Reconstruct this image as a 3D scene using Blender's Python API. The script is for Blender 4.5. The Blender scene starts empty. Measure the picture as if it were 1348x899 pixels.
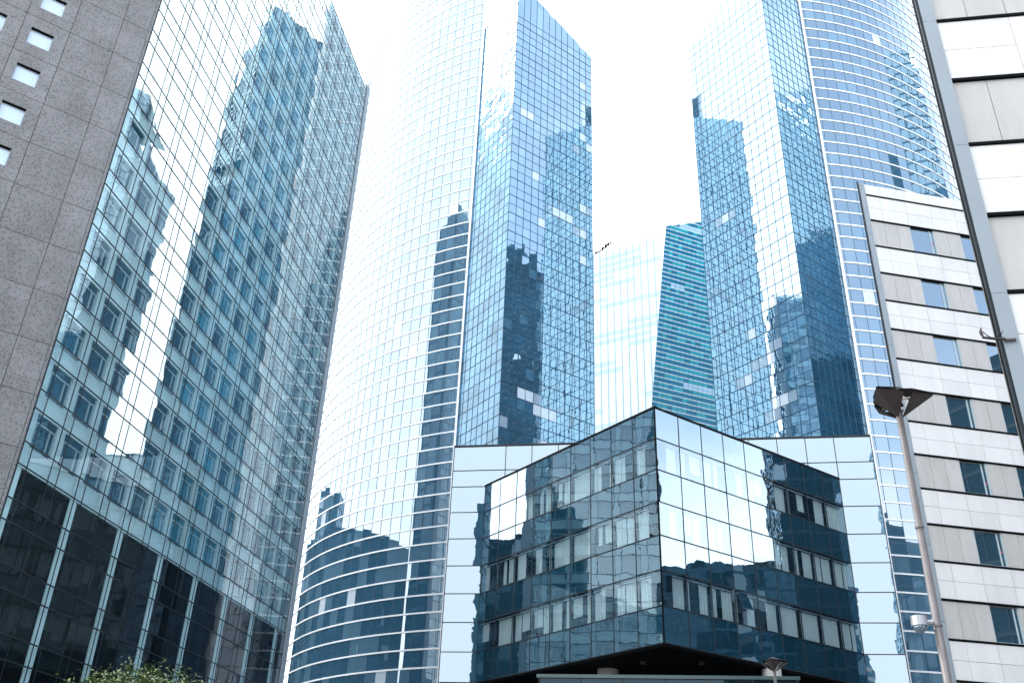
import bpy, math, random
from mathutils import Vector, Matrix
random.seed(7)
R = math.radians
SC = bpy.context.scene
COL = SC.collection

# ------------------------------------------------------------------ camera
def _camera():
    pitch, roll, yaw = R(29.353), R(2.3147), R(9.62)
    f = Vector((0, math.cos(pitch), math.sin(pitch)))
    u = Vector((0, -math.sin(pitch), math.cos(pitch)))
    x = Vector((1, 0, 0))
    X = x * math.cos(roll) + u * math.sin(roll)
    U = -x * math.sin(roll) + u * math.cos(roll)
    rot = Matrix.Rotation(yaw, 3, 'Z')
    X, U, f = rot @ X, rot @ U, rot @ f
    cam = bpy.data.objects.new('camera', bpy.data.cameras.new('camera'))
    COL.objects.link(cam)
    m = Matrix((X, U, -f)).transposed().to_4x4()
    m.translation = Vector((0, 0, 1.7))
    cam.matrix_world = m
    cam.data.sensor_width = 36
    cam.data.lens = 1245.8 / 1348 * 36
    cam.data.clip_start = 0.1
    cam.data.clip_end = 5000
    SC.camera = cam
_camera()

# ------------------------------------------------------------------ light
SUN_EL, SUN_AZ = 48.0, -70.0         # degrees; azimuth clockwise from +Y
SC.view_settings.view_transform = 'Standard'
SC.view_settings.look = 'None'
SC.view_settings.gamma = 1
SC.view_settings.use_curve_mapping = False
SC.view_settings.exposure = 2.0

def _world():
    w = bpy.data.worlds.new('World'); SC.world = w; w.use_nodes = True
    nt = w.node_tree; N = nt.nodes; L = nt.links; N.clear()
    out = N.new('ShaderNodeOutputWorld')
    sky = N.new('ShaderNodeTexSky'); sky.sky_type = 'NISHITA'; sky.sun_disc = False
    sky.sun_elevation = R(SUN_EL); sky.sun_rotation = R(SUN_AZ)
    sky.air_density = 1.2; sky.dust_density = 2.0; sky.ozone_density = 1.5
    b1 = N.new('ShaderNodeBackground'); b1.inputs[1].default_value = 0.15
    L.new(sky.outputs[0], b1.inputs[0])
    b2 = N.new('ShaderNodeBackground'); b2.inputs[0].default_value = (0.93, 0.97, 1.0, 1)
    tc = N.new('ShaderNodeTexCoord')
    mp = N.new('ShaderNodeMapping'); mp.inputs['Scale'].default_value = (1.0, 1.0, 2.2)
    L.new(tc.outputs['Generated'], mp.inputs[0])
    nz = N.new('ShaderNodeTexNoise'); nz.inputs['Scale'].default_value = 1.7
    nz.inputs['Detail'].default_value = 7; nz.inputs['Roughness'].default_value = 0.55
    L.new(mp.outputs[0], nz.inputs['Vector'])
    # the cloud deck thins out in one wide gap, high on the right
    d = N.new('ShaderNodeVectorMath'); d.operation = 'DOT_PRODUCT'
    d.inputs[1].default_value = Vector((math.sin(R(116)) * math.cos(R(44)), math.cos(R(116)) * math.cos(R(44)), math.sin(R(44))))
    L.new(tc.outputs['Generated'], d.inputs[0])
    mr = N.new('ShaderNodeMapRange'); mr.interpolation_type = 'SMOOTHSTEP'
    mr.inputs[1].default_value = 0.60; mr.inputs[2].default_value = 0.97
    mr.inputs[3].default_value = 0.62; mr.inputs[4].default_value = -0.28
    L.new(d.outputs['Value'], mr.inputs[0])
    ad0 = N.new('ShaderNodeMath'); ad0.operation = 'ADD'
    L.new(mr.outputs[0], ad0.inputs[0]); L.new(nz.outputs[0], ad0.inputs[1])
    # haze whitens the sky towards the horizon
    sx = N.new('ShaderNodeSeparateXYZ'); L.new(tc.outputs['Generated'], sx.inputs[0])
    hz = N.new('ShaderNodeMapRange'); hz.interpolation_type = 'SMOOTHSTEP'
    hz.inputs[1].default_value = 0.25; hz.inputs[2].default_value = 0.62
    hz.inputs[3].default_value = 0.3; hz.inputs[4].default_value = 0.0
    L.new(sx.outputs[2], hz.inputs[0])
    ad = N.new('ShaderNodeMath'); ad.operation = 'ADD'
    L.new(ad0.outputs[0], ad.inputs[0]); L.new(hz.outputs[0], ad.inputs[1])
    m2 = N.new('ShaderNodeMapRange'); m2.interpolation_type = 'SMOOTHSTEP'
    m2.inputs[1].default_value = 0.2; m2.inputs[2].default_value = 0.85
    m2.inputs[3].default_value = 0.25; m2.inputs[4].default_value = 0.97
    L.new(ad.outputs[0], m2.inputs[0])
    # cloud brightness: a little uneven
    m3 = N.new('ShaderNodeMapRange')
    m3.inputs[1].default_value = 0.25; m3.inputs[2].default_value = 1.25
    m3.inputs[3].default_value = 0.95; m3.inputs[4].default_value = 1.18
    L.new(ad.outputs[0], m3.inputs[0]); L.new(m3.outputs[0], b2.inputs[1])
    mx = N.new('ShaderNodeMixShader')
    L.new(m2.outputs[0], mx.inputs[0]); L.new(b1.outputs[0], mx.inputs[1]); L.new(b2.outputs[0], mx.inputs[2])
    L.new(mx.outputs[0], out.inputs[0])
_world()

sun = bpy.data.objects.new('sun', bpy.data.lights.new('sun', 'SUN'))
COL.objects.link(sun)
sun.data.energy = 0.8; sun.data.angle = R(14); sun.data.color = (1.0, 0.97, 0.92)
_sd = Vector((math.sin(R(SUN_AZ)) * math.cos(R(SUN_EL)), math.cos(R(SUN_AZ)) * math.cos(R(SUN_EL)), math.sin(R(SUN_EL))))
sun.rotation_euler = (-_sd).to_track_quat('-Z', 'Y').to_euler()
SC.cycles.max_bounces = 10; SC.cycles.glossy_bounces = 6; SC.cycles.transparent_max_bounces = 12
SC.cycles.diffuse_bounces = 3

# ------------------------------------------------------------------ materials
MATS = {}
def _new(name):
    m = bpy.data.materials.new(name); m.use_nodes = True
    nt = m.node_tree; nt.nodes.clear()
    return m, nt.nodes, nt.links

def _bump(N, L, layers):
    """layers: (noise scale, distance, (sx,sy,sz))"""
    prev = None
    tc = N.new('ShaderNodeTexCoord')
    for sc, dist, st in layers:
        mp = N.new('ShaderNodeMapping'); mp.inputs['Scale'].default_value = st
        L.new(tc.outputs['Object'], mp.inputs[0])
        nz = N.new('ShaderNodeTexNoise'); nz.inputs['Scale'].default_value = sc
        nz.inputs['Detail'].default_value = 1.0
        L.new(mp.outputs[0], nz.inputs['Vector'])
        b = N.new('ShaderNodeBump'); b.inputs['Strength'].default_value = 1.0
        b.inputs['Distance'].default_value = dist
        L.new(nz.outputs[0], b.inputs['Height'])
        if prev: L.new(prev.outputs[0], b.inputs['Normal'])
        prev = b
    return prev

def glass(name, inner, tint, ior=2.6, layers=((0.35, 0.008, (1, 1, 1)),), rough=0.0, see=0.0, vary=0.0, lo=0.0):
    """coated facade glass: body colour seen through, mirror coat by Fresnel; see = share of clear view through"""
    m, N, L = _new(name)
    out = N.new('ShaderNodeOutputMaterial')
    body = N.new('ShaderNodeBsdfDiffuse'); body.inputs[0].default_value = (*inner, 1)
    if vary:
        tc = N.new('ShaderNodeTexCoord')
        nz = N.new('ShaderNodeTexNoise'); nz.inputs['Scale'].default_value = 0.22; nz.inputs['Detail'].default_value = 3
        L.new(tc.outputs['Object'], nz.inputs['Vector'])
        mr = N.new('ShaderNodeMapRange'); mr.inputs[1].default_value = 0.3; mr.inputs[2].default_value = 0.7
        mr.inputs[3].default_value = 1 - vary; mr.inputs[4].default_value = 1 + vary
        L.new(nz.outputs[0], mr.inputs[0])
        h = N.new('ShaderNodeHueSaturation'); h.inputs['Color'].default_value = (*inner, 1)
        L.new(mr.outputs[0], h.inputs['Value']); L.new(h.outputs[0], body.inputs[0])
    base = body
    if see:
        tr = N.new('ShaderNodeBsdfTransparent'); tr.inputs[0].default_value = (0.86, 0.96, 0.98, 1)
        mx0 = N.new('ShaderNodeMixShader'); mx0.inputs[0].default_value = see
        L.new(body.outputs[0], mx0.inputs[1]); L.new(tr.outputs[0], mx0.inputs[2]); base = mx0
    gl = N.new('ShaderNodeBsdfGlossy'); gl.inputs['Color'].default_value = (*tint, 1)
    gl.inputs['Roughness'].default_value = rough
    # Schlick reflectance, the same from both sides of the thin pane
    f0 = ((ior - 1) / (ior + 1)) ** 2
    lw = N.new('ShaderNodeLayerWeight'); lw.inputs['Blend'].default_value = 0.5
    pw = N.new('ShaderNodeMath'); pw.operation = 'POWER'; pw.inputs[1].default_value = 5.0
    L.new(lw.outputs['Facing'], pw.inputs[0])
    fr = N.new('ShaderNodeMapRange'); fr.inputs[3].default_value = f0; fr.inputs[4].default_value = 1.0
    L.new(pw.outputs[0], fr.inputs[0])
    if layers:
        b = _bump(N, L, layers)
        L.new(b.outputs[0], gl.inputs['Normal'])
    fac = fr.outputs[0]
    if lo:
        mr2 = N.new('ShaderNodeMapRange'); mr2.inputs[3].default_value = lo; mr2.inputs[4].default_value = 1.0
        L.new(fac, mr2.inputs[0]); fac = mr2.outputs[0]
    mx = N.new('ShaderNodeMixShader')
    L.new(fac, mx.inputs[0]); L.new(base.outputs[0], mx.inputs[1]); L.new(gl.outputs[0], mx.inputs[2])
    L.new(mx.outputs[0], out.inputs[0])
    MATS[name] = m; return m

def plain(name, col, rough=0.6, metal=0.0, vary=0.12, scale=0.6, stretch=(1, 1, 1), bump=0.0, spec=0.5, detail=5, island=0.0):
    m, N, L = _new(name)
    out = N.new('ShaderNodeOutputMaterial'); p = N.new('ShaderNodeBsdfPrincipled')
    p.inputs['Roughness'].default_value = rough; p.inputs['Metallic'].default_value = metal
    p.inputs['Specular IOR Level'].default_value = spec
    tc = N.new('ShaderNodeTexCoord'); mp = N.new('ShaderNodeMapping'); mp.inputs['Scale'].default_value = stretch
    L.new(tc.outputs['Object'], mp.inputs[0])
    nz = N.new('ShaderNodeTexNoise'); nz.inputs['Scale'].default_value = scale; nz.inputs['Detail'].default_value = detail
    nz.inputs['Roughness'].default_value = 0.6
    L.new(mp.outputs[0], nz.inputs['Vector'])
    mr = N.new('ShaderNodeMapRange'); mr.inputs[1].default_value = 0.25; mr.inputs[2].default_value = 0.75
    mr.inputs[3].default_value = 1 - vary; mr.inputs[4].default_value = 1 + vary
    L.new(nz.outputs[0], mr.inputs[0])
    h = N.new('ShaderNodeHueSaturation'); h.inputs['Color'].default_value = (*col, 1)
    val = mr.outputs[0]
    if island:
        ge = N.new('ShaderNodeNewGeometry'); mi = N.new('ShaderNodeMapRange')
        mi.inputs[3].default_value = 1 - island; mi.inputs[4].default_value = 1 + island
        L.new(ge.outputs['Random Per Island'], mi.inputs[0])
        mm = N.new('ShaderNodeMath'); mm.operation = 'MULTIPLY'
        L.new(val, mm.inputs[0]); L.new(mi.outputs[0], mm.inputs[1]); val = mm.outputs[0]
    L.new(val, h.inputs['Value']); L.new(h.outputs[0], p.inputs['Base Color'])
    if bump:
        b = N.new('ShaderNodeBump'); b.inputs['Distance'].default_value = bump
        L.new(nz.outputs[0], b.inputs['Height']); L.new(b.outputs[0], p.inputs['Normal'])
    L.new(p.outputs[0], out.inputs[0])
    MATS[name] = m; return m

def stone_mat():
    """grey flamed granite with a fine pitted speckle"""
    m, N, L = _new('pitted_grey_granite')
    out = N.new('ShaderNodeOutputMaterial'); p = N.new('ShaderNodeBsdfPrincipled')
    p.inputs['Roughness'].default_value = 0.7
    tc = N.new('ShaderNodeTexCoord')
    vo = N.new('ShaderNodeTexVoronoi'); vo.inputs['Scale'].default_value = 4.6
    L.new(tc.outputs['Object'], vo.inputs['Vector'])
    r1 = N.new('ShaderNodeMapRange'); r1.inputs[1].default_value = 0.22; r1.inputs[2].default_value = 0.5
    r1.inputs[3].default_value = 0.62; r1.inputs[4].default_value = 1.12
    L.new(vo.outputs['Distance'], r1.inputs[0])
    nz = N.new('ShaderNodeTexNoise'); nz.inputs['Scale'].default_value = 0.35; nz.inputs['Detail'].default_value = 6
    L.new(tc.outputs['Object'], nz.inputs['Vector'])
    r2 = N.new('ShaderNodeMapRange'); r2.inputs[1].default_value = 0.3; r2.inputs[2].default_value = 0.7
    r2.inputs[3].default_value = 0.88; r2.inputs[4].default_value = 1.1
    L.new(nz.outputs[0], r2.inputs[0])
    mu = N.new('ShaderNodeMath'); mu.operation = 'MULTIPLY'
    L.new(r1.outputs[0], mu.inputs[0]); L.new(r2.outputs[0], mu.inputs[1])
    ge = N.new('ShaderNodeNewGeometry'); mi = N.new('ShaderNodeMapRange')
    mi.inputs[3].default_value = 0.90; mi.inputs[4].default_value = 1.07
    L.new(ge.outputs['Random Per Island'], mi.inputs[0])
    mp = N.new('ShaderNodeMapping'); mp.inputs['Scale'].default_value = (0.5, 0.5, 0.05)
    L.new(tc.outputs['Object'], mp.inputs[0])
    n2 = N.new('ShaderNodeTexNoise'); n2.inputs['Scale'].default_value = 1.0; n2.inputs['Detail'].default_value = 6
    L.new(mp.outputs[0], n2.inputs['Vector'])
    r3 = N.new('ShaderNodeMapRange'); r3.inputs[1].default_value = 0.3; r3.inputs[2].default_value = 0.7
    r3.inputs[3].default_value = 0.88; r3.inputs[4].default_value = 1.06
    L.new(n2.outputs[0], r3.inputs[0])
    m1 = N.new('ShaderNodeMath'); m1.operation = 'MULTIPLY'; L.new(mu.outputs[0], m1.inputs[0]); L.new(mi.outputs[0], m1.inputs[1])
    mu = N.new('ShaderNodeMath'); mu.operation = 'MULTIPLY'; L.new(m1.outputs[0], mu.inputs[0]); L.new(r3.outputs[0], mu.inputs[1])
    h = N.new('ShaderNodeHueSaturation'); h.inputs['Color'].default_value = (0.150, 0.149, 0.156, 1)
    L.new(mu.outputs[0], h.inputs['Value']); L.new(h.outputs[0], p.inputs['Base Color'])
    L.new(p.outputs[0], out.inputs[0])
    MATS[m.name] = m; return m

STONE = stone_mat()
G_BLUE = glass('blue_coated_glass', (0.012, 0.065, 0.125), (0.68, 0.88, 1.0), 4.6, ((0.30, 0.010, (1, 1, 1)), (1.5, 0.0012, (1, 1, 1))), vary=0.4)
G_BLUE2 = glass('pale_blue_coated_glass', (0.04, 0.13, 0.22), (0.70, 0.89, 1.0), 4.6, ((0.30, 0.010, (1, 1, 1)),))
G_WAVY = glass('wavy_blue_glass', (0.015, 0.07, 0.13), (0.68, 0.88, 1.0), 4.4, ((0.45, 0.05, (1, 1, 1)), (1.4, 0.012, (1, 1, 1))), vary=0.3)
G_WAVY2 = glass('wavy_glass_painted_reflection', (0.09, 0.21, 0.33), (0.70, 0.88, 1.0), 1.7, ((0.45, 0.06, (1, 1, 1)), (1.4, 0.016, (1, 1, 1))), vary=0.45)  # mid-blue reflection on the left narrow face, put into the body colour
G_CURVE = glass('silver_coated_glass', (0.03, 0.09, 0.15), (0.84, 0.93, 1.0), 2.9, ((0.30, 0.004, (1, 1, 1)),))
G_CURVE2 = glass('silver_coated_glass_pale', (0.07, 0.15, 0.22), (0.80, 0.91, 1.0), 2.7, ((0.30, 0.004, (1, 1, 1)),))
G_BLOCK = glass('dark_mirror_glass', (0.008, 0.034, 0.054), (0.74, 0.90, 1.0), 3.7, ((0.33, 0.012, (1, 1, 1)), (1.1, 0.0018, (1, 1, 1))))
G_BLOCKW = glass('dark_mirror_window_glass', (0.010, 0.032, 0.046), (0.74, 0.90, 1.0), 3.4, ((0.33, 0.012, (1, 1, 1)), (1.1, 0.0018, (1, 1, 1))), see=0.8)
G_POD = glass('annex_mirror_glass', (0.03, 0.09, 0.14), (0.80, 0.91, 1.0), 2.55, ((0.33, 0.010, (1, 1, 1)), (0.9, 0.002, (1, 1, 1))))
G_SKIN = glass('clear_outer_skin_glass', (0.02, 0.04, 0.05), (0.9, 0.97, 1.0), 2.7, ((0.5, 0.0035, (1, 1, 1)),), see=0.93)
G_BASE = glass('base_outer_glass', (0.01, 0.02, 0.025), (0.8, 0.9, 1.0), 1.5, ((0.5, 0.0035, (1, 1, 1)),), see=0.95)
G_TEAL = glass('deep_teal_glass', (0.005, 0.095, 0.175), (0.55, 0.85, 0.95), 1.4, None, vary=0.12)
G_TEAL2 = glass('bright_teal_glass', (0.015, 0.20, 0.26), (0.6, 0.9, 0.95), 1.4, None, vary=0.2)
G_TEAL3 = glass('pale_blue_blind_glass', (0.20, 0.33, 0.45), (0.7, 0.88, 1.0), 1.5, None, vary=0.12)
G_DARK = glass('near_black_glass', (0.004, 0.013, 0.022), (0.6, 0.8, 0.95), 1.35, ((0.3, 0.006, (1, 1, 1)),), vary=0.5)
G_NAVY = glass('navy_glass', (0.010, 0.035, 0.06), (0.65, 0.83, 0.98), 1.9, ((0.3, 0.006, (1, 1, 1)),), vary=0.4)
G_WIN = glass('window_glass', (0.015, 0.045, 0.07), (0.78, 0.9, 1.0), 3.2, ((0.6, 0.002, (1, 1, 1)),))
G_BLIND_SKY = glass('pale_glass_blind_and_sky', (0.46, 0.54, 0.62), (0.8, 0.9, 1.0), 2.2, ((0.3, 0.006, (1, 1, 1)),))
G_HALF = glass('glass_over_grey_blind', (0.22, 0.30, 0.38), (0.8, 0.9, 1.0), 2.6, ((0.3, 0.006, (1, 1, 1)),))
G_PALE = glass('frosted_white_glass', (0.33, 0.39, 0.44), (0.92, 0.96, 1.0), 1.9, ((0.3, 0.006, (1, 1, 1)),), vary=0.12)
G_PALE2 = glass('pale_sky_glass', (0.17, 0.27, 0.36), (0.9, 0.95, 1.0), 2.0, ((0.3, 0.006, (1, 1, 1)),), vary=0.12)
WHITE_METAL = plain('white_aluminium', (0.78, 0.79, 0.81), 0.4, vary=0.04)
DARK_METAL = plain('dark_mullion', (0.012, 0.018, 0.024), 0.5, vary=0.1, spec=0.25)
BLUE_METAL = plain('blue_grey_mullion', (0.02, 0.065, 0.11), 0.55, vary=0.1, spec=0.25)
SLATE_METAL = plain('slate_blue_mullion', (0.05, 0.09, 0.13), 0.55, vary=0.1, spec=0.25)
BLACK = plain('black_recess', (0.005, 0.006, 0.007), 0.8, vary=0.2, spec=0.05)
TEAL_PANEL = plain('pale_teal_panel', (0.58, 0.71, 0.73), 0.55, vary=0.14, scale=0.25, stretch=(1, 1, 0.4))
WHITE_PANEL = plain('white_cladding', (0.64, 0.635, 0.635), 0.45, vary=0.07, scale=1.6, stretch=(1, 1, 0.10), detail=7, island=0.05)
GREY_PANEL = plain('grey_brushed_cladding', (0.43, 0.42, 0.41), 0.55, vary=0.10, scale=2.2, stretch=(1, 1, 0.22), detail=8, island=0.07)
COLUMN_METAL = plain('grey_blue_metal', (0.25, 0.29, 0.325), 0.38, vary=0.06, scale=0.8)
LAMP_METAL = plain('dark_bronze_metal', (0.045, 0.035, 0.036), 0.42, metal=0.4, vary=0.25, scale=6)
POLE_METAL = plain('galvanised_pole', (0.15, 0.135, 0.135), 0.4, metal=0.4, vary=0.2, scale=5)
CAM_METAL = plain('silver_camera_shell', (0.34, 0.34, 0.36), 0.3, metal=0.6, vary=0.05)
CONCRETE = plain('grey_concrete', (0.38, 0.37, 0.36), 0.8, vary=0.12, scale=1.5)
CURTAIN = plain('white_curtain', (0.72, 0.76, 0.76), 0.9, vary=0.06)
FRAME = plain('pale_window_frame', (0.38, 0.47, 0.50), 0.4, vary=0.05)
PAVING = plain('stone_paving', (0.16, 0.155, 0.15), 0.85, vary=0.15, scale=0.4)
BARK = plain('bark', (0.10, 0.075, 0.05), 0.9, vary=0.3, scale=8)
LEAF = plain('young_leaf', (0.055, 0.095, 0.022), 0.5, vary=0.45, scale=2.5)
RED = plain('red_tag', (0.6, 0.03, 0.05), 0.5)

# ------------------------------------------------------------------ mesh helpers
class MB:
    def __init__(self): self.v = []; self.f = []; self.m = []; self.mats = []
    def _mi(self, mat):
        if mat not in self.mats: self.mats.append(mat)
        return self.mats.index(mat)
    def face(self, pts, mat):
        i = len(self.v); self.v += [tuple(p) for p in pts]
        self.f.append(tuple(range(i, i + len(pts)))); self.m.append(self._mi(mat))
    def hexa(self, p, mat):
        """p: 8 points, bottom 0-3 ccw seen from above, top 4-7"""
        i = len(self.v); self.v += [tuple(q) for q in p]; k = self._mi(mat)
        for q in ((3, 2, 1, 0), (4, 5, 6, 7), (0, 1, 5, 4), (1, 2, 6, 5), (2, 3, 7, 6), (3, 0, 4, 7)):
            self.f.append(tuple(i + a for a in q)); self.m.append(k)
    def box(self, x0, x1, y0, y1, z0, z1, mat):
        self.hexa([(x0, y0, z0), (x1, y0, z0), (x1, y1, z0), (x0, y1, z0), (x0, y0, z1), (x1, y0, z1), (x1, y1, z1), (x0, y1, z1)], mat)
    def tube(self, pts, radii, mat, n=12, cap=True):
        k = self._mi(mat); rings = []
        for j, p in enumerate(pts):
            p = Vector(p)
            a = Vector(pts[max(j - 1, 0)]); b = Vector(pts[min(j + 1, len(pts) - 1)])
            t = (b - a).normalized()
            r = t.orthogonal().normalized() if abs(t.z) > 0.99 else t.cross(Vector((0, 0, 1))).normalized()
            s = t.cross(r)
            i = len(self.v)
            for q in range(n):
                an = 2 * math.pi * q / n
                self.v.append(tuple(p + (r * math.cos(an) + s * math.sin(an)) * radii[j]))
            rings.append(i)
        for a, b in zip(rings, rings[1:]):
            for q in range(n):
                self.f.append((a + q, a + (q + 1) % n, b + (q + 1) % n, b + q)); self.m.append(k)
        if cap:
            self.f.append(tuple(rings[0] + q for q in reversed(range(n)))); self.m.append(k)
            self.f.append(tuple(rings[-1] + q for q in range(n))); self.m.append(k)
    def prism(self, poly, z0, z1, mat, top=True, sides=True):
        """poly ccw seen from above; z1 may be a function of (x, y)"""
        f = z1 if callable(z1) else (lambda x, y: z1)
        n = len(poly)
        if sides:
            for i in range(n):
                a, b = poly[i], poly[(i + 1) % n]
                self.face([(*a, z0), (*b, z0), (*b, f(*b)), (*a, f(*a))], mat)
        if top:
            self.face([(*p, f(*p)) for p in poly], mat)
    def build(self, name, parent=None, smooth=False, label=None):
        o0 = parent.matrix_world.translation if parent else Vector((0, 0, 0))
        if parent: o0 = ORG.get(parent.name, Vector((0, 0, 0)))
        me = bpy.data.meshes.new(name)
        me.from_pydata([(x - o0.x, y - o0.y, z - o0.z) for x, y, z in self.v], [], self.f)
        for m in self.mats: me.materials.append(m)
        me.polygons.foreach_set('material_index', self.m)
        if smooth: me.polygons.foreach_set('use_smooth', [True] * len(self.f))
        me.update()
        o = bpy.data.objects.new(name, me); COL.objects.link(o)
        if parent: o.parent = parent
        ORG[o.name] = o0
        if label: o['label'] = label
        return o
ORG = {}

def thing(name, label, cat, loc, group=None):
    o = bpy.data.objects.new(name, None); COL.objects.link(o)
    o.empty_display_size = 1; o.location = loc
    ORG[o.name] = Vector(loc)
    o['label'] = label; o['category'] = cat
    if group: o['group'] = group
    return o

def setting(o):
    o['kind'] = 'structure'; return o

class Plane:
    """vertical facade: start point, azimuth of its run (deg from +Y clockwise), side = +1 if outside is to the right of the run"""
    def __init__(self, x, y, az, side=1):
        self.o = Vector((x, y, 0)); self.d = Vector((math.sin(R(az)), math.cos(R(az)), 0))
        n = Vector((self.d.y, -self.d.x, 0)); self.n = n * side; self.side = side
    def p(self, s, z, n=0.0): return self.o + self.d * s + self.n * n + Vector((0, 0, z))
    def quad(self, mb, s0, s1, z0, z1, mat, n=0.0, tilt=0.0, zt=None):
        a, b = (random.gauss(0, tilt), random.gauss(0, tilt)) if tilt else (0, 0)
        sc, zc = (s0 + s1) / 2, (z0 + z1) / 2
        z10, z11 = (z1, z1) if zt is None else zt
        q = [(s0, z0), (s1, z0), (s1, z11), (s0, z10)]
        pts = [self.p(s, z, n + a * (s - sc) + b * (z - zc)) for s, z in q]
        if self.side < 0: pts.reverse()
        mb.face(pts, mat)
    def bar(self, mb, s0, s1, z0, z1, n0, n1, mat):
        if self.side > 0:
            b = [(s0, n1), (s1, n1), (s1, n0), (s0, n0)]
        else:
            b = [(s0, n0), (s1, n0), (s1, n1), (s0, n1)]
        mb.hexa([self.p(s, z0, n) for s, n in b] + [self.p(s, z1, n) for s, n in b], mat)

def frange(a, b, st):
    n = int(round((b - a) / st)); return [a + (b - a) * i / n for i in range(n + 1)]

# ------------------------------------------------------------------ ground
g = MB(); g.face([(-1500, -1500, 0), (1500, -1500, 0), (1500, 1500, 0), (-1500, 1500, 0)], PAVING)
setting(g.build('ground'))

# ------------------------------------------------------------------ the twin curved towers
PX, PY = 31.73, 136.36          # where the curved shell meets the flat faces
QX, QY = 23.19, 127.98          # corner turned to the viewer
RX, RY = 9.84, 141.42
CR, PHI0 = 50.4, 13.0
SHELL_TOP = 176.0
BAND = 2.6

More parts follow.
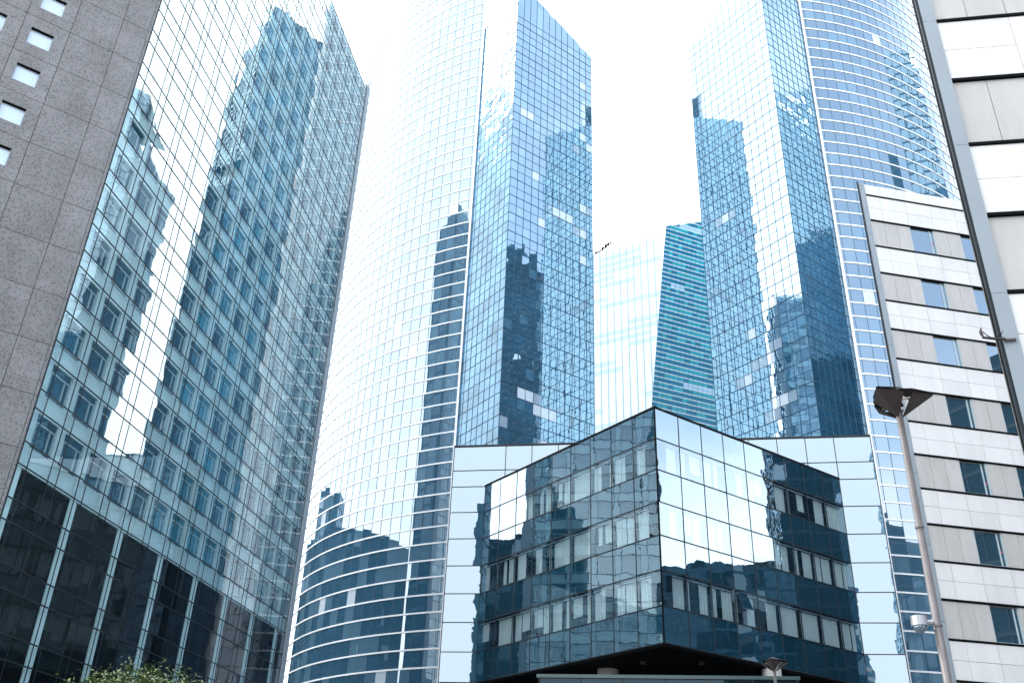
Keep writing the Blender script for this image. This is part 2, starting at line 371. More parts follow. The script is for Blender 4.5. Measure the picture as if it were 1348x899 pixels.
def twin_tower(m, label):
    t = thing('curved_tower', label, 'tower', (m * 35, 150, 0), 'twin curved glass towers')
    def arc(s):
        ph = R(PHI0) + s / CR
        return (m * (PX + CR * (math.sin(ph) - math.sin(R(PHI0)))), PY + CR * (math.cos(R(PHI0)) - math.cos(ph)), ph)
    arc_len = CR * R(100 - PHI0)
    ss = [0, 0.62]; 
    while ss[-1] + 2.05 < arc_len: ss.append(ss[-1] + 2.05)
    zs = []; z = 24.35 - BAND * 9
    while z < SHELL_TOP: zs.append(z); z += BAND
    zs = [q for q in zs if q > 0.5]
    gl = MB(); mu = MB()
    for s0, s1 in zip(ss, ss[1:]):
        x0, y0, _ = arc(s0); x1, y1, _ = arc(s1)
        d = Vector((x1 - x0, y1 - y0, 0)); az = math.degrees(math.atan2(d.x, d.y))
        pl = Plane(x0, y0, az, 1 if m > 0 else -1)
        for z0, z1 in zip([0] + zs, zs + [SHELL_TOP]):
            r = random.random()
            mat = G_BLIND_SKY if r < 0.008 else (G_CURVE2 if r < 0.28 else G_CURVE)
            pl.quad(gl, 0, d.length, z0, z1, mat, tilt=0.0035)
        pl.bar(mu, -0.04, 0.04, 0, SHELL_TOP, -0.05, 0.03, SLATE_METAL)
    # back of the shell
    xe, ye, _ = arc(ss[-1])
    back = [(m * RX, RY), (m * (RX + 4), RY + 24), (m * 30, 188), (xe, ye)]
    for (xa, ya), (xb, yb) in zip(back, back[1:]):
        p = [(xa, ya, 0), (xb, yb, 0), (xb, yb, 140), (xa, ya, 140)]
        gl.face(p if m < 0 else p[::-1], G_NAVY)
    gl.build('curved_facade', t); mu.build('mullion_grid', t)
    for z in zs:
        b = MB(); seg = [i * arc_len / 60 for i in range(61)]
        k = b._mi(WHITE_METAL)
        for a in seg:
            x, y, ph = arc(a)
            n = Vector((m * math.sin(ph), -math.cos(ph), 0))
            for dn, dz in ((-0.05, -0.115), (0.09, -0.115), (0.09, 0.115), (-0.05, 0.115)):
                q = Vector((x, y, z + dz)) + n * dn; b.v.append(tuple(q))
        for i in range(60):
            for j in range(4):
                a = i * 4 + j; a2 = i * 4 + (j + 1) % 4
                q = (a, a2, a2 + 4, a + 4)
                b.f.append(q if m < 0 else q[::-1]); b.m.append(k)
        for e in (0, 60):
            q = tuple(e * 4 + j for j in range(4)); b.f.append(q); b.m.append(k)
        b.build('floor_band', t)
    cap = MB()
    seg = [arc(i * arc_len / 60)[:2] for i in range(61)]
    if m < 0: seg = seg[::-1]
    cap.prism(seg, SHELL_TOP - 0.4, SHELL_TOP, WHITE_METAL)
    cap.build('roof_edge', t)
    # white blade where shell and flat face meet
    fin = MB()
    pl = Plane(m * PX, PY, 90 * m, 1 if m > 0 else -1)
    pl.bar(fin, -0.28, 0.06, 0, SHELL_TOP, -0.5, 0.45, WHITE_METAL)
    fin.build('edge_fin', t)
    # flat faces
    faceA = Plane(m * QX, QY, 45 * m, 1 if m > 0 else -1)       # Q -> P, looks outwards
    faceB = Plane(m * QX, QY, -45 * m, -1 if m > 0 else 1)      # Q -> R, looks at the twin
    LA = math.hypot(PX - QX, PY - QY); LB = math.hypot(RX - QX, RY - QY)
    topA = lambda s: 158.0 - 4.0 * s / LA
    topB = lambda s: 158.0 - 9.2 * s / LB
    FL = 3.81
    def flat(pl, Ln, ncol, topf, mat, mat2, tilt, step, nm, pblind):
        gl = MB(); mu = MB()
        w = Ln / ncol
        lit = set()
        for r in range(90):
            c = 0
            while c < ncol:
                if random.random() < pblind:
                    for q in range(random.choice((1, 1, 2, 3))): lit.add((c + q, r))
                    c += 3
                c += 1
        for c in range(ncol):
            s0, s1 = c * w, (c + 1) * w
            t0, t1 = topf(s0), topf(s1)
            if step: t0 = t1 = round((topf((s0 + s1) / 2)) / 0.6) * 0.6 + random.uniform(-0.3, 0.3)
            z = 1.2; row = 0
            while z < max(t0, t1):
                z1 = z + FL / 2
                zt = (min(z1, t0), min(z1, t1))
                if min(zt) > z + 0.05:
                    r = random.random()
                    mm = random.choice((G_BLIND_SKY, G_BLIND_SKY, G_HALF)) if (c, row) in lit else (mat2 if r < 0.15 else mat)
                    pl.quad(gl, s0, s1, z, z1, mm, tilt=tilt, zt=zt)
                z = z1; row += 1
        z = 1.2; k = 0
        while z < topf(Ln):
            hb = 0.05 if k % 2 == 0 else 0.015
            pl.bar(mu, 0, Ln, z - hb, z + hb, -0.05, 0.05, BLUE_METAL)
            z += FL / 2; k += 1
        for c in range(ncol + 1):
            hb = 0.035
            pl.bar(mu, min(max(c * w - hb, 0), Ln), min(c * w + hb, Ln), 0, topf(c * w) - (0.6 if step else 0.0), -0.05, 0.055, BLUE_METAL)
        gl.build(nm, t); mu.build('mullion_grid', t)
    flat(faceA, LA, 8, topA, G_WAVY2 if m < 0 else G_WAVY, G_WAVY2 if m < 0 else G_WAVY, 0.006, True, 'narrow_flat_facade', 0.0)
    flat(faceB, LB, 12, topB, G_BLUE, G_BLUE2, 0.0022, False, 'wide_flat_facade', 0.022)
    rf = MB()
    poly = [(m * QX, QY), (m * PX, PY), (m * PX, PY + 12), (m * (RX + 3), RY + 14), (m * RX, RY)]
    zz = [157.6, 153.6, 150, 146, 148.4]
    pts = [(*p, z) for p, z in zip(poly, zz)]
    rf.face(pts if m > 0 else pts[::-1], COLUMN_METAL)
    rf.build('sloping_roof', t)
    return t
twin_tower(-1, 'left twin curved glass tower, its broad shell reflecting white sky, pointed top in view')
twin_tower(1, 'right twin curved glass tower, its blue banded shell behind the white clad building')

# ------------------------------------------------------------------ annex between the towers
AV = 123.97; AU = 28.85
ROWS = [22.8 + 3.762 * i for i in range(8)]       # block rows, top 49.1
def annex():
    t = thing('glass_annex', 'low wide mirror glass annex with big square panes joining the twin towers', 'building', (0, AV + 10, 0))
    us = [-AU] + [23.97 - 3.768 * k for k in range(12, -1, -1)] + [AU]
    us = [u for u in us if -AU <= u <= AU]
    us = sorted(set([-AU, AU] + [23.97 - 3.768 * k for k in range(0, 14) if -24.1 < 23.97 - 3.768 * k]))
    zs = ROWS + [51.57, 55.22]
    pl = Plane(-AU, AV, 90, 1)
    mu = MB(); n = 0
    for u0, u1 in zip(us, us[1:]):
        for z0, z1 in zip(zs, zs[1:]):
            if abs(u0) < 17 and abs(u1) < 17 and z1 < 48: continue      # behind the cantilevered block
            gp = MB(); pl.quad(gp, u0 + AU, u1 + AU, z0, z1, G_POD, tilt=0.0022)
            gp.build('glass_panel', t); n += 1
    for u in us:
        s = min(max(u + AU, 0.05), 2 * AU - 0.05)
        pl.bar(mu, s - 0.05, s + 0.05, 22.8, 55.22, -0.05, 0.05, DARK_METAL)
    for z in zs:
        pl.bar(mu, 0, 2 * AU, z - 0.05, z + 0.05, -0.05, 0.06, DARK_METAL)
    mu.build('mullion_grid', t)
    e = MB(); e.box(-AU, AU, AV - 0.12, AV + 0.6, 55.24, 55.45, DARK_METAL); e.build('parapet', t)
    b = MB(); b.box(-AU + 0.02, -9.9, AV + 0.8, AV + 4, 22.8, 55.0, G_NAVY); b.box(9.9, AU - 0.02, AV + 0.8, AV + 4, 22.8, 55.0, G_NAVY)
    b.box(-9.88, 9.88, AV + 0.8, AV + 17, 22.8, 54.8, G_NAVY)
    b.box(-17, 17, AV + 0.1, AV + 0.7, 22.8, 48.5, BLACK)
    b.build('body', t)
    b2 = MB(); b2.box(-AU, AU, AV + 1.5, AV + 4, 0, 22.7, G_DARK); b2.build('base', t)
annex()

# ------------------------------------------------------------------ cantilevered block, corner towards the viewer
def block():
    t = thing('cantilevered_block', 'dark mirror glass block, its sharp corner jutting over the entrance', 'building', (0, 112, 0))
    C = (0, 100.0); Ln = 33.9
    mu = MB()
    for side in (1, -1):
        pl = Plane(C[0], C[1], 45 * side, side)
        for c in range(9):
            s0, s1 = c * 3.768, (c + 1) * 3.768
            for r in range(7):
                z0, z1 = ROWS[r], ROWS[r + 1]
                gp = MB()
                if r % 2 == 1:
                    pl.quad(gp, s0 + 0.02, s1 - 0.02, z0 + 0.03, z1 - 0.03, G_BLOCKW, tilt=0.003)
                    w = gp.build('window', t)
                    # room behind the pane and the curtains drawn in it
                    rm = MB()
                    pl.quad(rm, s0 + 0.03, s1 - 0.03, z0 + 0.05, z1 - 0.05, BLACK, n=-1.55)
                    pl.quad(rm, s0 + 0.06, s1 - 0.06, z1 - 0.34, z1 - 0.24, WHITE_METAL, n=-0.25)
                    for sa in (s0 + 0.04, s1 - 0.04): 
                        pl.bar(rm, sa - 0.03, sa + 0.03, z0 + 0.06, z1 - 0.06, -1.54, -0.2, BLACK)
                    rm.build('room', w)
                    segs = random.choice([((0.0, 1.0),), ((0, .62), (.66, 1)), ((0, .48), (.52, 1)), ((0, .3), (.55, 1)), ((.1, .46), (.5, .86)), ((0, .2), (.62, 1)), ((.05, .95),), ((.5, 1),), ((0, .45), (.6, .8))])
                    for a, b in segs:
                        cu = MB(); n = max(4, int((b - a) * 26)); bot = z0 + random.choice([.08, .08, .08, .08, 1.2])
                        for i in range(n):
                            q0 = s0 + 0.1 + (s1 - s0 - 0.2) * (a + (b - a) * i / n); q1 = s0 + 0.1 + (s1 - s0 - 0.2) * (a + (b - a) * (i + 1) / n)
                            n0 = -0.5 + 0.05 * math.sin(i * 1.9); n1 = -0.5 + 0.05 * math.sin((i + 1) * 1.9)
                            P = [pl.p(q0, bot, n0), pl.p(q1, bot, n1), pl.p(q1, z1 - 0.36, n1), pl.p(q0, z1 - 0.36, n0)]
                            cu.face(P if side > 0 else P[::-1], CURTAIN)
                        cu.build('curtain', w)
                else:
                    pl.quad(gp, s0 + 0.02, s1 - 0.02, z0 + 0.03, z1 - 0.03, G_BLOCK, tilt=0.003)
                    gp.build('spandrel_panel', t)
        for c in range(1, 10):
            s = c * 3.768
            pl.bar(mu, s - 0.05, s + 0.05, 22.8, 49.13, -0.06, 0.035, DARK_METAL)
        for z in ROWS:
            pl.bar(mu, 0, Ln, z - 0.06, z + 0.06, -0.06, 0.045, DARK_METAL)
    cm = MB(); cm.prism([(-0.1, 100.0), (0, 99.9), (0.1, 100.0), (0, 100.15)], 22.78, 49.2, BLACK); cm.build('corner_trim', t)
    mu.build('mullion_grid', t)
    a = 33.9 * math.sin(R(45))
    rf = MB(); rf.prism([(0, 99.9), (a + .1, 100 + a), (-a - .1, 100 + a)], 49.15, 49.36, BLACK); rf.build('parapet', t)
    so = MB(); so.prism([(0, 100.12), (a - .1, 100 + a), (-a + .1, 100 + a)], 22.5, 22.74, BLACK)
    so.face([(0, 100.12, 22.49), (-a + .1, 100 + a, 22.49), (a - .1, 100 + a, 22.49)], BLACK); so.build('soffit', t)
    co = MB()
    i = 1.8
    co.prism([(0, 100 + i * 1.414), (a - i, 100 + a), (-a + i, 100 + a)], 22.8, 49.0, BLACK); co.build('core', t)
    # awning window pushed open near the bottom of the right face
    pl = Plane(C[0], C[1], 45, 1)
    aw = MB(); P = [pl.p(11.6, 30.1, 0.08), pl.p(13.2, 30.1, 0.08), pl.p(13.2, 28.1, 0.9), pl.p(11.6, 28.1, 0.9)]
    aw.face(P[::-1], G_BLIND_SKY); aw.face([q + Vector((0, 0, 0.03)) for q in P], G_BLOCK)
    aw.build('open_window_pane', t)
    for (x, y, r) in ((-6.5, 113, 1.2), (11.6, 112, 1.05)):
        c = MB(); c.tube([(x, y, 0), (x, y, 22.5)], [r, r], CONCRETE, 28); c.build('support_column', t, smooth=False)
    for u in (-2.4, 3.9):
        s = MB(); s.tube([(u, 108, 22.48), (u, 108, 22.2)], [0.27, 0.36], POLE_METAL, 12); s.build('soffit_lamp', t)
block()

def pavilion():
    t = thing('entrance_pavilion', 'green tinted glass entrance pavilion in the shade below the jutting block', 'building', (0, 89, 0))
    b = MB(); b.box(-10.6, 10.6, 83.5, 95, 0, 16.34, G_DARK); b.build('glass_wall', t)
    r = MB(); r.box(-10.85, 10.85, 83.3, 95.2, 16.36, 16.64, plain('green_glass_edge', (0.02, 0.05, 0.055), 0.3)); r.build('roof_slab', t)
    m = MB()
    for i in range(7):
        u = -10.6 + i * 3.533
        m.box(u - .05, u + .05, 83.4, 83.49, 0, 16.34, DARK_METAL)
    m.build('mullion_grid', t)
pavilion()

# ------------------------------------------------------------------ left glass office building (double skin)
LU, LV = -49.0, 62.1
def left_glass():
    t = thing('glass_office', 'tall double skinned glass office with punched windows, beside the grey stone building', 'building', (LU - 12, 92, 0))
    pl = Plane(LU, LV, 0, 1)                 # runs away from the viewer, faces +x
    TOP = 125.1; END = 58.76
    # floor lines
    lo, hi = [], []
    z = 30.04
    while z < TOP - 3.0:
        lo.append(z); hi.append(z + 2.89); z += 4.55
    hz = sorted([28.2] + lo + hi + [TOP])
    base = [28.2 - d for d in (0, 2.73, 4.42, 7.41, 9.1, 12.1, 13.8, 16.8, 18.5, 21.5, 23.1)]
    vs = [0.0, 1.13]
    for k in range(1, 15): vs += [4.0 * k, 4.0 * k + 1.12]
    vs = [v for v in vs if v < END] + [END]
    sk = MB(); mu = MB()
    for s0, s1 in zip(vs, vs[1:]):
        for z0, z1 in zip(hz, hz[1:]):
            pl.quad(sk, s0, s1, z0, z1, G_SKIN, tilt=0.0028)
        for z1, z0 in zip(base, base[1:] + [0]):
            pl.quad(sk, s0, s1, z0, z1, G_BASE, tilt=0.0028)
    sk.build('outer_glass_skin', t)
    for v in vs[1:]:
        pl.bar(mu, v - 0.036, v + 0.036, 0, TOP, -0.04, 0.025, DARK_METAL)
    for z in hz:
        pl.bar(mu, 0, END, z - 0.045, z + 0.045, -0.05, 0.04, DARK_METAL)
    for z in base[1:]:
        pl.bar(mu, 0, END, z - 0.05, z + 0.05, -0.05, 0.05, DARK_METAL)
    mu.build('mullion_grid', t)
    # inner wall: piers and spandrels
    wl = MB()
    for z0, z1 in zip([28.2] + hi, lo + [TOP]):
        pl.bar(wl, 0.01, END, z0 + 0.02, z1 - 0.02, -0.9, -0.36, TEAL_PANEL)
    for k in range(0, 15):
        s0 = 4.0 * k; s1 = min(s0 + 1.12, END)
        for z0, z1 in zip(lo, hi):
            pl.bar(wl, s0 + 0.02, s1 - 0.02, z0 - 0.02, z1 + 0.02, -0.9, -0.37, TEAL_PANEL)
    wl.build('inner_wall', t)
    bk = MB(); pl.bar(bk, 0.05, END - .05, 0.1, TOP - .1, -2.4, -1.2, BLACK); bk.build('core', t)
    # windows: the nearest hundred in view as parts, the rest as one
    rest = MB(); n = 0
    cells = [(k, i) for i in range(len(lo)) for k in range(15)]
    cells.sort(key=lambda c: (4.0 * c[0] + LV) ** 2 + LU ** 2 + (lo[c[1]] - 1.7) ** 2 if c[1] < 12 and c[0] < 14 else 1e9 + c[0])
    wins = [G_WIN, G_DARK, G_NAVY]
    gt = glass('teal_blind_window', (0.03, 0.20, 0.28), (0.8, 0.9, 1.0), 1.6, ((0.6, 0.002, (1, 1, 1)),), vary=0.3)
    gt2 = glass('deep_teal_window', (0.008, 0.07, 0.115), (0.8, 0.9, 1.0), 1.6, ((0.6, 0.002, (1, 1, 1)),), vary=0.4)
    for (k, i) in cells:
        s0, s1 = 4.0 * k + 1.13, min(4.0 * (k + 1) - 0.02, END)
        z0, z1 = lo[i] + 0.0, hi[i] - 0.0
        a = MB() if n < 100 else rest
        mt = gt if (k > 4 and random.random() < 0.45) else gt2
        pl.quad(a, s0, s1, z0, z1, mt, n=-0.56)
        w = a.build('window', t) if n < 100 else None
        f = MB() if n < 100 else rest
        for (p0, p1, q0, q1) in ((s0 + .1, s1 - .1, z0 + .2, z0 + .34), (s0 + .1, s1 - .1, z1 - .75, z1 - .63), (s0 + .1, s0 + .22, z0 + .35, z1 - .76), (s1 - .8, s1 - .66, z0 + .35, z1 - .76), (s1 - .15, s1 - .05, z0 + .35, z1 - .76)):
            pl.bar(f, p0, p1, q0, q1, -0.55, -0.46, FRAME)
        if n < 100: f.build('window_frame', w)
        n += 1
    rest.build('upper_windows', t)['kind'] = 'stuff'
    # ground storeys: dark glazing between pale columns
    dk = MB(); pl.quad(dk, 0, END, 0, 28.1, BLACK, n=-0.46); dk.build('base_glazing', t)
    for k in range(0, 8):
        s0 = 8.0 * k
        if s0 + 1.1 > END: break
        c = MB(); pl.bar(c, s0 + 0.04, s0 + 0.98, 0, 28.15, -0.42, -0.3, TEAL_PANEL); c.build('column', t)
    pr = MB(); pl.bar(pr, END + 0.02, END + 1.3, 0, TOP + 0.5, -0.9, 0.18, COLUMN_METAL); pr.build('corner_pillar', t)
    bd = MB(); bd.box(LU - 11, LU - 2.5, LV, LV + 60.0, 0, TOP - 0.3, G_NAVY); bd.build('body', t)
    bm = MB(); pb = Plane(LU - 11, LV + 60.0, 90, -1)
    for i in range(4): pb.bar(bm, i * 2.7, i * 2.7 + .14, 0, 124, 0.0, 0.12, BLUE_METAL)
    for i in range(26): pb.bar(bm, 0, 8.4, i * 4.55, i * 4.55 + .6, 0.0, 0.1, BLUE_METAL)
    bm.build('rear_mullion_grid', t)
left_glass()

def left_stone():
    t = thing('stone_building', 'tall grey pitted stone building with small square windows, at the left edge', 'building', (LU - 8, LV - 10, 0))
    X, Y = -49.21, 62.18
    pl = Plane(X, Y, 45, 1)              # s negative = towards the viewer's left
    rows = [38.62 + 4.576 * k for k in range(-8, 13)]
    cols = [-18.72, -14.69, -10.66, -6.76, -2.73, -0.26]
    wins = []
    for k in range(-7, 12):
        z0 = 58.21 + 4.576 * k
        for s0 in (-9.88, -14.0, -18.1):
            wins.append((s0, s0 + 2.0, z0, z0 + 1.96))
    wl = MB(); gap = 0.022
    edges_s = sorted(set([-22.7, 0.0] + [q for w in wins for q in w[:2]] + cols))
    edges_z = sorted(set([0.0, 97.0] + [q for w in wins for q in w[2:]] + rows))
    for s0, s1 in zip(edges_s, edges_s[1:]):
        for z0, z1 in zip(edges_z, edges_z[1:]):
            sc, zc = (s0 + s1) / 2, (z0 + z1) / 2
            if any(w[0] < sc < w[1] and w[2] < zc < w[3] for w in wins): continue
            g0 = gap if s0 in cols else 0; g1 = gap if s1 in cols else 0
            h0 = gap if z0 in rows else 0; h1 = gap if z1 in rows else 0
            pl.bar(wl, s0 + g0, s1 - g1, z0 + h0, z1 - h1, -0.3, 0.0, STONE)
    wl.build('stone_cladding', t)
    jb = MB(); pl.bar(jb, -22.68, -0.02, 0, 97, -3.0, -0.34, BLACK); jb.build('core', t)
    for (s0, s1, z0, z1) in wins:
        w = MB(); pl.quad(w, s0 + .05, s1 - .05, z0 + .04, z1 - .1, G_BLIND_SKY, n=-0.28, tilt=0.004)  # sky reflected in these panes is put into the pale body colour
        o = w.build('window', t)
        f = MB()
        pl.bar(f, s0, s1, z1 - .1, z1 - .002, -0.32, -0.02, BLACK)
        pl.bar(f, s0, s0 + .05, z0 + .04, z1 - .1, -0.32, -0.2, FRAME); pl.bar(f, s1 - .05, s1, z0 + .04, z1 - .1, -0.32, -0.2, FRAME)
        pl.bar(f, s0, s1, z0, z0 + .04, -0.32, -0.1, FRAME)
        f.build('window_frame', o)
    e = MB(); pl.bar(e, 0.0, 0.14, 0, 97, -0.5, -0.06, DARK_METAL); e.build('edge_trim', t)
left_stone()

# ------------------------------------------------------------------ white clad building on the right, two stretches
def white_panels(pl, mb, s_list, z0, z1, mat, jz=None, g=0.008, n0=-0.12, n1=0.0):
    zs = [z0] + ([jz] if jz else []) + [z1]
    for a, b in zip(s_list, s_list[1:]):
        for c, d in zip(zs, zs[1:]):
            pl.bar(mb, a + g, b - g, c + g, d - g, n0, n1 + random.uniform(-.003, .003), mat)

def clad_wing():
    X, Y = 12.307, 45.05
    t = thing('clad_building', 'white panelled office with banded rows of square windows, behind the tall street lamp', 'building', (X + 6, Y + 6, 0))
    pl = Plane(X, Y, 69.9, 1)
    S1 = 13.0; st = 1.757
    ln = MB(); wh = MB()
    lines = [36.0 - st * k for k in range(0, 21)]
    white_panels(pl, wh, [.08] + [1.0 + 1.55 * i for i in range(8)] + [S1], 36.0 + .05, 36.76, WHITE_PANEL)
    wh.build('white_cladding', t)
    for k, z1 in enumerate(lines[:-1]):
        z0 = lines[k + 1]
        if k % 2 == 0:
            wh = MB(); white_panels(pl, wh, [.08] + [0.9 + 1.55 * i for i in range(8)] + [S1], z0 + .05, z1 - .05, WHITE_PANEL, jz=(z0 + z1) / 2)
            wh.build('white_cladding', t)
        else:
            wn = [(2.46 + 3.13 * i, 3.94 + 3.13 * i) for i in range(4)]
            prev = 0.08
            for (a, b) in wn + [(S1, S1)]:
                if a > prev + .1:
                    m = max(1, round((a - prev) / 0.82)); gr = MB()
                    white_panels(pl, gr, [prev + (a - prev) * i / m for i in range(m + 1)], z0 + .05, z1 - .05, GREY_PANEL, n1=-0.015)
                    gr.build('grey_cladding', t)
                if b > a and b < S1:
                    w = MB(); pl.quad(w, a + .04, b - .04, z0 + .08, z1 - .1, G_WIN, n=-0.1, tilt=0.004); o = w.build('window', t)
                    f = MB()
                    pl.bar(f, a, a + .04, z0 + .05, z1 - .05, -0.14, -0.03, FRAME); pl.bar(f, b - .04, b, z0 + .05, z1 - .05, -0.14, -0.03, FRAME)
                    pl.bar(f, a + .04, b - .04, z0 + .05, z0 + .08, -0.14, -0.03, FRAME)
                    pl.bar(f, b - .27, b - .2, z0 + .08, z1 - .1, -0.14, -0.07, FRAME)
                    f.build('window_frame', o)
                    if random.random() < 0.55:
                        h = MB(); zz = random.uniform(z0 + .6, z0 + .9)
                        pl.bar(h, b - .19, b - .13, zz, zz + .07, -0.09, -0.05, RED); h.build('red_tag', o)
                prev = b
    for z in lines:
        ln = MB(); pl.bar(ln, 0.08, S1, z - 0.045, z + 0.045, -0.10, 0.03, BLACK); ln.build('shadow_line', t)
    c = MB()
    zz = [0] + [36.76 - 3.514 * k for k in range(9, -1, -1)]
    for a, b in zip(zz, zz[1:]): pl.bar(c, -0.22, 0.06, a + .008, b - .008, -0.06, 0.03, COLUMN_METAL)
    c.build('corner_column', t)
    d = MB(); pl.bar(d, -0.34, -0.26, 0, 36.9, -0.06, -0.01, DARK_METAL); d.build('corner_rail', t)
    b = MB(); q = [pl.p(-.2, 0, -.14), pl.p(S1, 0, -.16), pl.p(S1, 0, -12), pl.p(8.0, 0, -12)]
    b.prism([(v.x, v.y) for v in q], 0, 36.6, CONCRETE); b.build('body', t)
clad_wing()

def clad_near():
    X, Y = 6.203, 15.828
    t = thing('clad_building', 'nearest white and grey panelled building at the right edge, carrying the metal bracket', 'building', (X + 3, Y + 3, 0))
    pl = Plane(X, Y, 90, 1)
    S1 = 9.0; st = 1.757
    lines = [18.35 + st * k for k in range(-10, 6)]
    for k, z0 in enumerate(lines[:-1]):
        z1 = lines[k + 1]
        if k % 2 == 0: white_ = False
        else: white_ = True
        if (k - 9) % 2 == 0:                 # 16.59..18.35 is white
            wh = MB(); white_panels(pl, wh, [0.285, 1.755, 3.3, 4.85, 6.4, 7.95, S1], z0 + .04, z1 - .04, WHITE_PANEL, jz=(z0 + z1) / 2, g=0.006); wh.build('white_cladding', t)
        else:
            gr = MB(); white_panels(pl, gr, [0.285, 0.96, 1.77, 2.58, 3.4, 4.2, 5.0, 5.8, 6.6, 7.4, 8.2, S1], z0 + .04, z1 - .04, GREY_PANEL, g=0.006, n1=-0.03); gr.build('grey_cladding', t)
    for z in lines:
        ln = MB(); pl.bar(ln, 0.285, S1, z - 0.035, z + 0.035, -0.10, 0.035, BLACK); ln.build('shadow_line', t)
    c = MB(); zz = [0, 4.25, 7.77, 11.29, 14.81, 18.33, 21.85, 25.4]
    for a, b in zip(zz, zz[1:]): pl.bar(c, 0.0, 0.27, a + .004, b - .004, -0.06, 0.05, COLUMN_METAL)
    c.build('corner_column', t)
    d = MB(); pl.bar(d, -0.05, -0.003, 0, 25.5, -0.05, 0.02, DARK_METAL); d.build('corner_rail', t)
    b = MB(); q = [pl.p(.0, 0, -.31), pl.p(S1, 0, -.31), pl.p(S1, 0, -11), pl.p(5.5, 0, -11)]; b.prism([(v.x, v.y) for v in q], 0, 25.3, CONCRETE); pl.bar(b, 0.01, S1, 0, 25.3, -0.30, -0.125, BLACK); b.build('body', t)
    return pl
W2 = clad_near()

def bracket():
    p = W2.p(0, 10.3, 0.1)
    t = thing('wall_bracket', 'rusty metal bracket arm with upright hook bolted across the grey corner column', 'bracket', p)
    b = MB()
    P = lambda s, z, n: W2.p(s, z, n)
    b.tube([P(-0.38, 10.31, .16), P(-0.1, 10.28, .13), P(0.0, 10.285, .12)], [.022, .028, .03], LAMP_METAL, 10)
    b.build('arm', t)
    c = MB(); W2.bar(c, 0.0, 0.2, 10.265, 10.305, 0.055, 0.10, POLE_METAL); c.build('mounting_plate', t)
    for i in range(4):
        q = MB(); q.tube([P(.03 + .05 * i, 10.285, .10), P(.03 + .05 * i, 10.285, .125)], [.015, .012], POLE_METAL, 8); q.build('bolt', t)
    h = MB(); h.tube([P(-0.37, 10.33, .16), P(-0.38, 10.42, .16), P(-.375, 10.5, .16)], [.02, .026, .012], LAMP_METAL, 8)
    h.tube([P(-0.395, 10.36, .15), P(-0.40, 10.45, .15)], [.012, .012], LAMP_METAL, 8); h.build('hook', t)
    w = MB(); w.tube([P(-.34 + .34 * i / 10, 10.33 + .13 * (abs(i / 10 - .5) * 2) ** 2 - .02, .13) for i in range(11)], [.008] * 11, BLACK, 6); w.build('cable', t)
bracket()

# ------------------------------------------------------------------ street lamps
GLOW = plain('white_diffuser', (0.75, 0.75, 0.75), 0.4)
def lamp(x, y, ztop, label, rot, cam=False):
    t = thing('street_lamp', label, 'street lamp', (x, y, 0), 'street lamps with folded metal heads')
    p = MB(); p.tube([(x, y, 0), (x, y, 1.1), (x, y, 1.12), (x, y, ztop)], [.09, .09, .064, .052], POLE_METAL, 20); p.build('pole', t, smooth=True)
    for z in (ztop - 3.35, ztop - 1.9, ztop - 4.6):
        c = MB(); c.tube([(x, y, z - .015), (x, y, z + .015)], [.066, .066], POLE_METAL, 20); c.build('collar', t)
    hb = MB(); hb.tube([(x, y, ztop - .02), (x, y, ztop + .38)], [.05, .03], LAMP_METAL, 12); hb.build('hub', t)
    for k in range(3):
        a = R(rot + 120 * k); d = Vector((math.sin(a), math.cos(a), 0)); s = Vector((d.y, -d.x, 0))
        o = Vector((x, y, ztop))
        W = lambda r, w, z: o + d * r + s * w + Vector((0, 0, z))
        wg = MB()
        # lower plate: folded kite from the pole up to the tip
        hubp, tip, l, r_ = W(.045, 0, -.10), W(.56, 0, .23), W(.24, .27, .19), W(.24, -.27, .19)
        th = Vector((0, 0, .02))
        for q in ((hubp, tip, l), (hubp, r_, tip)):
            wg.face([v for v in q], LAMP_METAL); wg.face([v + th for v in reversed(q)], LAMP_METAL)
        wg.build('lower_plate', t)
        up = MB()
        hp, tp, l2, r2 = W(.03, 0, .42), W(.56, 0, .275), W(.24, .27, .27), W(.24, -.27, .27)
        for q in ((hp, l2, tp), (hp, tp, r2)):
            up.face([v for v in q], LAMP_METAL); up.face([v - th for v in reversed(q)], LAMP_METAL)
        up.build('upper_plate', t)
        tb = MB(); tb.tube([W(.06, 0, .225), W(.50, 0, .245)], [.022, .016], GLOW, 8); tb.build('light_tube', t)
    if cam:
        z = 5.05; sdir = Vector((-1, -0.12, 0)).normalized()
        o = Vector((x, y, z))
        arm = MB(); arm.tube([o + sdir * .05, o + sdir * .17], [.035, .035], CAM_METAL, 10)
        arm.tube([o + sdir * .05 + Vector((0, 0, .06)), o + sdir * .05 - Vector((0, 0, .1))], [.022, .022], CAM_METAL, 8)
        cdo = thing('security_camera', 'silver dome security camera on a short arm halfway up the tall street lamp', 'camera', o + sdir * .08)
        arm.build('arm', cdo)
        c0 = o + sdir * .25
        sh = MB(); sh.tube([c0 + Vector((0, 0, .085)), c0 + Vector((0, 0, .08)), c0 - Vector((0, 0, .055))], [.07, .11, .115], CAM_METAL, 22); sh.build('housing', cdo)
        dm = MB(); pr = [(c0 - Vector((0, 0, .056 + .1 * math.sin(R(q)))), .1 * math.cos(R(q)) + .001) for q in range(0, 91, 15)]
        dm.tube([q[0] for q in pr], [q[1] for q in pr], G_WIN, 22); dm.build('dome', cdo, smooth=True)
    return t
lamp(3.867, 14.493, 8.36, 'tall street lamp in front of the white clad building, dark folded metal head', 222, cam=True)
lamp(3.91, 36.8, 8.55, 'smaller distant street lamp at the bottom, below the jutting glass block', 75)

